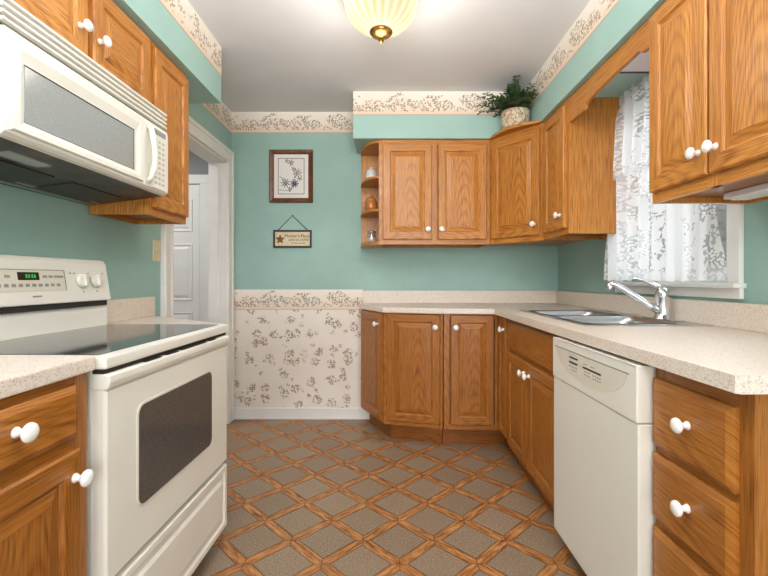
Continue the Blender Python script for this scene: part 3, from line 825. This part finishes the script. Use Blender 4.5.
# ------------------------------------------------------------------ microwave
XM = -.905
t = thing('microwave', 'white over-the-range microwave hanging above the cooktop', 'microwave', (XM, 1.012, 0), PI/2)
wM = 1.766-1.012; MD = XM-XL-.003
b = MB()
b.prism([(.018, 1.445), (MD, 1.408), (MD, 1.785), (.018, 1.785)], .003, wM-.003, axis='x'); b.build('case', 'mwhite', t)
# underside
b = MB(); sl = (1.408-1.445)/(MD-.018)
def und(x0, x1, y0, y1, dz, mi, bb):
    f = lambda y: 1.445+sl*(y-.018)
    bb.prism([(y0, f(y0)-dz), (y1, f(y1)-dz), (y1, f(y1)+.002), (y0, f(y0)+.002)], x0, x1, mi, axis='x')
und(.004, wM-.004, .02, MD-.004, .002, 0, b); b.build('underside', 'grime', t)
for x0, x1 in ((.08, .34), (.42, .68)):
    b = MB(); und(x0, x1, .14, .27, .006, 0, b); b.build('grease_filter', 'filter', t)
b = MB(); und(.10, .24, .07, .115, .004, 0, b); b.build('lamp_lens', 'mwglass', t)
b = MB(); und(.02, wM-.02, MD-.035, MD-.02, .005, 0, b); und(.02, wM-.02, MD-.06, MD-.05, .005, 0, b); b.build('rear_rail', 'steel', t)
# top louvres
MB().box(.001, wM-.001, .008, .0175, 1.7125, 1.784).build('vent_gap_shade', 'marks', t)  # darker plate, its colour stands for the shade between the louvres
b = MB()
for i in range(4):
    z = 1.716+i*.0175; b.prism([(.012, z), (-.002, z+.003), (-.002, z+.010), (.012, z+.0125)], 0, wM, axis='x', bev=.001)
b.build('vent_grille', 'mwhite', t)
b = MB(); b.box(0, wM, .012, .018, 1.707, 1.7125); b.build('seam', 'seam', t)
# door: bulged frame with recessed window
dW = .588
b = MB()
b.prism([(.02, 1.447), (.006, 1.447), (-.004, 1.456), (-.006, 1.475), (-.006, 1.69), (-.003, 1.704), (.02, 1.706)], 0, wM, axis='x', bev=.002)
fr = b.build('front_panel', 'mwhite', t)
b = MB(); L4 = []
x0, x1, za, zb = .012, dW-.02, 1.462, 1.700
for (dx, dz, y) in ((0, 0, -.0062), (.004, .004, -.012), (.024, .016, -.012), (.040, .030, -.0066)):
    L4.append([b.bm.verts.new((xx, y, zz)) for xx, zz in ((x0+dx, za+dz), (x1-dx*.9, za+dz), (x1-dx*.9, zb-dz*2.0), (x0+dx, zb-dz*2.0))])
for a, c_ in zip(L4, L4[1:]):
    for i in range(4): b.face([a[i], a[(i+1) % 4], c_[(i+1) % 4], c_[i]])
b.face(L4[-1])
b.build('door_frame', 'mwhite', fr)
MB().box(.052, .512, -.0085, -.004, 1.493, 1.634).build('window_glass', 'mwglass', fr)
b = MB()
for (x0, x1, z0, z1) in ((.052, .512, 1.632, 1.6355), (.5095, .5125, 1.493, 1.6355)): b.box(x0, x1, -.0092, -.004, z0, z1)
b.build('window_edge', 'seam', fr)
hp = [(.603, -.006, 1.47), (.603, -.020, 1.485), (.603, -.030, 1.53), (.603, -.034, 1.575), (.603, -.030, 1.625), (.603, -.020, 1.668), (.603, -.006, 1.682)]
MB().tube(hp, [.008, .010, .0115, .012, .0115, .010, .008], 12).build('handle', 'mwhite', fr)
b = MB(); b.box(dW+.045, wM-.012, -.0075, 0, 1.458, 1.698, bev=.002); kp = b.build('control_panel', 'mwhite', fr)
MB().box(dW+.058, wM-.025, -.0085, -.005, 1.668, 1.688).build('clock_display', 'mwglass', kp)
for r in range(9):
    for q in range(3): MB().box(dW+.060+q*.028, dW+.076+q*.028, -.0083, -.005, 1.475+r*.0205, 1.4835+r*.0205).build('button', 'marklt', kp)

# ------------------------------------------------------------------ sink and faucet
t = thing('kitchen_sink', 'stainless steel double bowl sink set into the beige countertop under the window', 'sink', (1.03, 2.167, CT))
b = MB()
OX0, OX1, OY0, OY1 = .798-1.03, 1.318-1.03, 1.735-2.167, 2.598-2.167
zt = .006
bowls = [(.835-1.03, 1.215-1.03, 1.785-2.167, 2.150-2.167), (.835-1.03, 1.215-1.03, 2.185-2.167, 2.550-2.167)]
xs = [OX0, bowls[0][0], bowls[0][1], OX1]; ys = [OY0, bowls[0][2], bowls[0][3], bowls[1][2], bowls[1][3], OY1]
for i in range(3):
    for j in range(5):
        if i == 1 and j in (1, 3): continue
        b.box(xs[i], xs[i+1], ys[j], ys[j+1], .0005, zt-.002)
b.build('rim', 'steel', t)
for (x0, x1, y0, y1) in bowls:
    b = MB(); prev = None
    for (ins, z, r) in ((0, zt, .05), (.006, zt-.004, .05), (.010, -.02, .05), (.02, -.13, .05), (.04, -.155, .05), (.09, -.165, .04)):
        ring = [b.bm.verts.new((p[0], p[1], z)) for p in rrect(x0+ins, x1-ins, y0+ins, y1-ins, r)]
        if prev:
            for i in range(len(ring)): b.face([prev[i], prev[(i+1) % len(ring)], ring[(i+1) % len(ring)], ring[i]], 0, True)
        prev = ring
    b.face(prev, 0)
    bo = b.build('bowl', 'steel', t)
    MB().lathe([(.045, 0), (.045, .003), (.03, .004), (.028, .001)], 20, ((x0+x1)/2, (y0+y1)/2, -.1645)).build('drain', 'chrome', bo)
t = thing('faucet', 'chrome single lever faucet with upward slanting spout behind the sink', 'faucet', (1.272, 1.985, CT+.0045))
MB().lathe([(.040, 0), (.040, .006), (.033, .012), (.029, .03), (.028, .095), (.030, .10), (.030, .125), (.023, .142), (.009, .148)], 24).build('body', 'chrome', t)
MB().box(-.032, .032, -.11, .11, .0, .006, bev=.003).build('deck_plate', 'chrome', t)
sp = MB().tube([(-.012, .0, .035), (-.05, .012, .062), (-.12, .03, .112), (-.185, .05, .158), (-.205, .056, .166), (-.216, .059, .160)], [.018, .016, .0145, .0135, .0135, .013], 12).build('spout', 'chrome', t)
MB().lathe([(.014, .0), (.015, .01), (.013, .03), (.008, .034)], 16, (-.214, .058, .134)).build('aerator', 'chrome', sp)
MB().tube([(.0, .0, .135), (-.03, .006, .158), (-.075, .014, .178), (-.115, .022, .192), (-.128, .024, .186)], [.016, .011, .0085, .008, .006], 12).build('lever', 'chrome', t)

# ------------------------------------------------------------------ curtains
def folds(y, z, amp, k1, seed): 
    return amp*math.sin(y*k1+.6*math.sin(z*3+seed))+amp*.5*math.sin(y*k1*1.9+seed*2+z*2)
CX = 1.275
t = thing('lace_valance_curtain', 'white lace upper curtain tier gathered on its rod above the sink window', 'curtain', (CX, 0, 0))
yA, yB = 1.625, 2.295
def up(u, v):
    z = 1.691+v*(2.075-1.691); y = yA+u*(yB-yA)
    y += (1-v)*.10*u*u
    amp = .010+.012*(1-v)
    if v > .93: amp = .016
    return Vector((folds(y, z, amp, 75, 1.3)-.020, y, z))
MB().grid(up, 150, 30).build('lace_panel', 'lace', t)
def ruff(u, v):
    y = yA+u*(yB-yA); return Vector((-.026+.012*math.sin(y*120), y, 2.03+v*.052+.004*math.sin(y*90)))
MB().grid(ruff, 160, 5).build('ruffle', 'lace', t)
t = thing('lace_cafe_curtain', 'white lace lower curtain tier hanging to the window sill behind the faucet', 'curtain', (CX, 0, 0))
yA2, yB2 = 1.625, 2.405
def lo(u, v):
    z = 1.092+v*(1.668-1.092)+((.008*abs(math.sin(u*34))) if v == 0 else 0); y = yA2+u*(yB2-yA2)-.055*(1-u)*(1-min(1, v/.46))
    y += (1-v)*.05*u*u
    amp = .004+.016*min(1, max(0, (u-.25)*1.6))
    if v > .95: amp += .006
    return Vector((folds(y, z, amp, 68, 4.1)-.030, y, z))
MB().grid(lo, 160, 34).build('lace_panel', 'lace', t)
def ruff2(u, v):
    y = yA2+u*(yB2-yA2); return Vector((-.034+.010*math.sin(y*120), y, 1.64+v*.045+.004*math.sin(y*90)))
MB().grid(ruff2, 160, 5).build('ruffle', 'lace', t)
for nm, z, lab, xo, y1 in (('curtain_rod', 2.05, 'thin white curtain rod carrying the upper lace tier', +.018, 2.31), ('curtain_rod', 1.662, 'thin white curtain rod carrying the lower lace tier', +.006, 2.42)):
    b = MB(); b.tube([(0, 1.615, 0), (0, y1, 0)], .005, 8)
    for yy in (1.625, y1-.01): b.tube([(0, yy, 0), (XR-.021-CX-xo, yy, 0)], .004, 8)
    tag(b.build(nm, 'white', loc=(CX+xo, 0, z)), lab, 'curtain rod')

# ------------------------------------------------------------------ plant
t = thing('potted_fern', 'green leafy fern in a woven pot on top of the corner cabinet', 'plant', (.866, 2.900, UT+.0195))
MB().lathe([(.072, 0), (.082, .012), (.091, .045), (.093, .08), (.090, .104), (.094, .110), (.092, .117), (.084, .117), (.080, .102)], 32).build('pot', 'pot', t)
MB().lathe([(.080, .098), (.04, .104), (.01, .106)], 20).build('soil', 'soil', t)
b = MB()
def leaf(bm, p, d, n_, ln, wd, mi):
    d = d.normalized(); sd = d.cross(n_).normalized()*wd
    a = bm.bm.verts.new(p); l_ = bm.bm.verts.new(p+d*ln*.5+sd); r_ = bm.bm.verts.new(p+d*ln*.5-sd); e = bm.bm.verts.new(p+d*ln-n_*ln*.15)
    bm.face([a, r_, e, l_], mi, True)
for i in range(96):
    a = random.uniform(0, 2*PI); el = random.uniform(.1, 1.35); ln = random.uniform(.11, .25)
    dirv = Vector((math.cos(a)*math.cos(el), math.sin(a)*math.cos(el), math.sin(el)))
    # lean away from the soffit corner
    if dirv.x > .2: dirv.x *= .45
    if dirv.y > .2: dirv.y *= .3
    if dirv.x < -.1: dirv.x *= .95
    p = Vector((random.uniform(-.05, .05), random.uniform(-.05, .05), .115)); pts = [p.copy()]
    v = dirv*ln/7
    for s in range(7):
        p = p+v; v = v+Vector((0, 0, -.0008-.0005*s)); pts.append(p.copy())
    mi = random.choice((0, 0, 1))
    b.tube(pts, .0014, 4, mi)
    for s in range(1, 8):
        q = pts[s]; dq = (pts[s]-pts[s-1]).normalized()
        for sgn in (-1, 1):
            side = dq.cross(Vector((0, 0, 1)))
            if side.length < .1: side = Vector((1, 0, 0))
            side.normalize()
            for rep in range(2):
                dv = (side*sgn+dq*random.uniform(.1, .9)+Vector((random.uniform(-.3, .3), random.uniform(-.3, .3), random.uniform(-.2, .5))))
                leaf(b, q-dq*rep*.008, dv, Vector((random.uniform(-.4, .4), random.uniform(-.4, .4), 1)).normalized(), random.uniform(.022, .036), random.uniform(.007, .011), mi)
for v in b.bm.verts:
    v.co.x = min(v.co.x, .086); v.co.y = min(v.co.y, .122); v.co.z = min(v.co.z, .305)
b.build('foliage', ['fern', 'fern2'], t)

# ------------------------------------------------------------------ ceiling light
t = thing('ceiling_light', 'lit ribbed glass bowl ceiling light with brass centre cap', 'light', (-.027, 1.95, ZC))
MB().lathe([(.13, -.0005), (.13, -.018), (.10, -.03)], 40).build('canopy', 'brass', t)
rip = lambda a, h: .012*math.sin(a*22)
MB().lathe([(.150, -.018), (.162, -.035), (.167, -.06), (.160, -.10), (.140, -.140), (.108, -.172), (.070, -.192), (.045, -.200)], 132, ripple=rip).build('glass_bowl', 'bowl', t)
MB().lathe([(.030, -.190), (.050, -.197), (.052, -.204), (.044, -.214), (.030, -.222), (.012, -.227), (.010, -.234), (.013, -.240), (.009, -.246), (.004, -.2525)], 28).build('brass_cap', 'brass', t)

# ------------------------------------------------------------------ wall decorations
YW = YB-.001
t = thing('framed_picture', 'brown framed botanical drawing with white mat on the green wall', 'picture', (-.756, YW, 1.708))
Wp, Hp = .343, .416
b = MB(); Lr = []
for (d_, y) in ((0, -.0), (0, -.014), (.006, -.020), (.022, -.016), (.030, -.012), (.036, -.008), (.036, -.004)):
    Lr.append([b.bm.verts.new(p) for p in ((-Wp/2+d_, y, d_), (Wp/2-d_, y, d_), (Wp/2-d_, y, Hp-d_), (-Wp/2+d_, y, Hp-d_))])
for a, c_ in zip(Lr, Lr[1:]):
    for i in range(4): b.face([a[i], a[(i+1) % 4], c_[(i+1) % 4], c_[i]])
b.build('frame', 'walnut', t)
MB().box(-Wp/2+.034, Wp/2-.034, -.006, -.001, .034, Hp-.034).build('mat_board', 'mat', t)
b = MB(); ix, iz0, iz1 = .104, .066, Hp-.066
for (x0, x1, z0, z1) in ((-ix, ix, iz0, iz0+.004), (-ix, ix, iz1-.004, iz1), (-ix, -ix+.004, iz0, iz1), (ix-.004, ix, iz0, iz1)): b.box(x0, x1, -.0075, -.005, z0, z1)
b.build('inner_line', 'ink', t)
pr = MB().box(-ix+.003, ix-.003, -.0068, -.005, iz0+.003, iz1-.003).build('print', 'printp', t)
def blot(b, x, z, rx, rz, ang, mi):
    n = 8; pts = []
    for i in range(n):
        a = 2*PI*i/n; u, v = rx*math.cos(a), rz*math.sin(a)
        pts.append((x+u*math.cos(ang)-v*math.sin(ang), -.0072, z+u*math.sin(ang)+v*math.cos(ang)))
    b.face(pts[::-1], mi)
def flower(b, x, z, r, n, mi, k=.3, a0=0):
    for i in range(n):
        a = a0+2*PI*i/n; blot(b, x+r*.55*math.cos(a), z+r*.55*math.sin(a), r*.5, r*.5*k, a, mi)
def drawn(nm, fn): b_ = MB(); fn(b_); b_.build(nm, ['ink', 'ink2'], pr)
for (x, z, r, n, mi, kk, a0) in ((-.045, .155, .040, 9, 0, .18, .3), (.026, .150, .036, 10, 0, .24, .1), (.05, .235, .040, 9, 1, .17, .7), (.0, .315, .028, 6, 1, .3, .2), (-.035, .328, .018, 5, 1, .4, 0), (.068, .19, .022, 5, 1, .4, .9), (.02, .265, .02, 6, 1, .3, .4), (-.01, .11, .018, 5, 0, .3, .4)):
    drawn('drawn_flower', lambda b_: flower(b_, x, z, r, n, mi, kk, a0))
for (x0, z0, x1, z1) in ((-.01, .09, -.045, .15), (-.01, .09, .026, .15), (.0, .1, .03, .2), (.03, .2, .05, .235), (.03, .2, .0, .315), (-.01, .09, -.09, .10), (-.06, .18, -.085, .205)):
    def stem(b_):
        for i in range(9): f = i/8; blot(b_, x0+(x1-x0)*f+.004*math.sin(f*5), z0+(z1-z0)*f, .0075, .0017, math.atan2(z1-z0, x1-x0), 0)
    drawn('drawn_stem', stem)

t = thing('hanging_sign', 'small dark framed cream sign with star hanging from a cord under the picture', 'sign', (-.745, YW, 1.352))
Ws, Hs = .302, .139
b = MB(); f_ = .014
for (x0, x1, z0, z1) in ((-Ws/2, Ws/2, 0, f_), (-Ws/2, Ws/2, Hs-f_, Hs), (-Ws/2, -Ws/2+f_, f_, Hs-f_), (Ws/2-f_, Ws/2, f_, Hs-f_)): b.box(x0, x1, -.016, 0, z0, z1, bev=.002)
b.build('frame', 'darkframe', t)
bd = MB().box(-Ws/2+.01, Ws/2-.01, -.008, -.001, .01, Hs-.01).build('board', 'cream', t)
st_ = [(( .040 if i % 2 == 0 else .018)*math.sin(2*PI*i/10), (.040 if i % 2 == 0 else .018)*math.cos(2*PI*i/10)) for i in range(10)]
MB().prism([(-.097+x, .066+z) for x, z in st_][::-1], -.016, -.007, axis='y', bev=.002).build('star', 'rust', t)
b = MB()
b.tube([(-.113, -.010, Hs), (.0, -.004, .254), (.118, -.010, Hs)], .0028, 8)
b.lathe([(.004, 0), (.004, .012)], 8, (0, 0, .254), 'y'); b.build('cord', 'darkframe', t)
def text(body, size, x, z, y=-.0085):
    cu = bpy.data.curves.new('lettering', 'FONT'); cu.body = body; cu.size = size; cu.align_x = 'CENTER'; cu.extrude = .0003
    o_ = bpy.data.objects.new('tmp_text', cu); COL.objects.link(o_)
    dg_ = bpy.context.evaluated_depsgraph_get()
    me = bpy.data.meshes.new_from_object(o_.evaluated_get(dg_)); bpy.data.objects.remove(o_)
    me.materials.clear(); me.materials.append(M['textink'])
    m = bpy.data.objects.new('lettering', me); COL.objects.link(m); m.parent = bd; m.location = (x, y, z); m.rotation_euler = (PI/2, 0, 0)
text("Mother's Place", .033, .036, .082); text('come sit a while', .024, .045, .055); text('and stay for supper', .015, .045, .032)

t = thing('light_switch', 'ivory light switch on the green wall next to the white door casing', 'switch', (XL, 2.29, 1.255))
MB().box(0, .005, -.035, .035, -.057, .057, bev=.002).build('plate', 'switch', t)
MB().box(.004, .014, -.005, .005, -.006, .014, bev=.001).build('toggle', 'switch', t)
t = thing('wall_outlet', 'ivory electrical outlet on the green wall between corner and lace curtain', 'outlet', (XR, 2.64, 1.175))
MB().box(-.005, 0, -.035, .035, -.057, .057, bev=.002).build('plate', 'switch', t)
for z in (-.02, .02): MB().box(-.007, -.004, -.014, .014, z-.013, z+.013, bev=.001).build('socket', 'switch', t)

# ------------------------------------------------------------------ things on the curved shelf
def at(x, y, z): return (x, y, z)
t = thing('sugar_jar', 'white lidded sugar jar on the topmost curved shelf board', 'jar', (-.118, 3.235, 1.8405))
MB().lathe([(.034, 0), (.042, .006), (.044, .03), (.043, .055), (.036, .066), (.036, .07)], 24).build('jar_body', 'china', t)
MB().lathe([(.038, .070), (.037, .076), (.022, .086), (.008, .089), (.008, .095), (.011, .100), (.006, .106)], 24).build('lid', 'china', t)
t = thing('copper_pot', 'copper brown lidded pot with two handles on the middle curved shelf', 'pot', (-.120, 3.235, 1.6065))
MB().lathe([(.034, 0), (.042, .008), (.048, .035), (.047, .06), (.038, .084), (.034, .092), (.036, .096)], 24).build('pot_body', 'copper', t)
MB().lathe([(.037, .096), (.034, .104), (.018, .113), (.006, .116), (.006, .122), (.010, .127), (.005, .133)], 20).build('lid', 'copper', t)
for sx in (-1, 1):
    MB().tube([(sx*.044, 0, .03), (sx*.060, 0, .036), (sx*.066, 0, .055), (sx*.060, 0, .074), (sx*.040, 0, .080)], .0045, 8).build('handle', 'copper', t)
t = thing('glass_jar', 'small clear glass jar with silver lid on the bottom curved shelf', 'jar', (-.116, 3.235, UZ+.0245))
MB().lathe([(.030, 0), (.036, .004), (.037, .06), (.030, .070), (.030, .074)], 24).build('jar_body', 'jar', t)
MB().lathe([(.028, .003), (.034, .006), (.034, .04), (.02, .043)], 20).build('contents', 'china', t)
MB().lathe([(.032, .0745), (.032, .088), (.018, .093), (.005, .094)], 24).build('lid', 'steel', t)

# ------------------------------------------------------------------ light
def area(name, loc, rot, sx, sy, power, color=(1, 1, 1)):
    l = bpy.data.lights.new(name, 'AREA'); l.shape = 'RECTANGLE'; l.size = sx; l.size_y = sy; l.energy = power; l.color = color
    o = bpy.data.objects.new(name, l); COL.objects.link(o); o.location = loc; o.rotation_euler = rot; return o
area('room_fill', (0.0, -3.2, 1.65), (math.radians(87), 0, 0), 3.0, 1.8, 106, (1, .985, .965))  # added fill light behind the camera, evens out the room
ab = area('ceiling_fill', (0.0, .15, 1.75), (math.radians(152), 0, 0), 1.2, .8, 50, (1, .98, .97)); ab.data.spread = math.radians(115)  # added unseen light hung in mid-air, aimed up to brighten the ceiling
area('window_daylight', (1.75, 2.07, 1.65), (0, math.radians(90), 0), .9, .9, 7, (.93, .97, 1))
area('hall_fill', (-2.2, 3.0, 2.38), (0, 0, 0), .5, .5, 16, (1, .97, .95))  # added light without a fitting, lifts the dim hall
pl = bpy.data.lights.new('bowl_bulb', 'POINT'); pl.energy = 9; pl.color = (1, .93, .82); pl.shadow_soft_size = .09
po = bpy.data.objects.new('bowl_bulb', pl); COL.objects.link(po); po.location = (-.027, 1.95, 2.10)

wd = bpy.data.worlds.new('world'); scene.world = wd; wd.use_nodes = True
nt = wd.node_tree; nt.nodes.clear()
bg = nt.nodes.new('ShaderNodeBackground'); ow = nt.nodes.new('ShaderNodeOutputWorld')
bg.inputs[0].default_value = (.92, .95, 1.0, 1); bg.inputs[1].default_value = .9
nt.links.new(bg.outputs[0], ow.inputs[0])
scene.view_settings.view_transform = 'Standard'
scene.view_settings.look = 'None'
scene.view_settings.exposure = 0.15
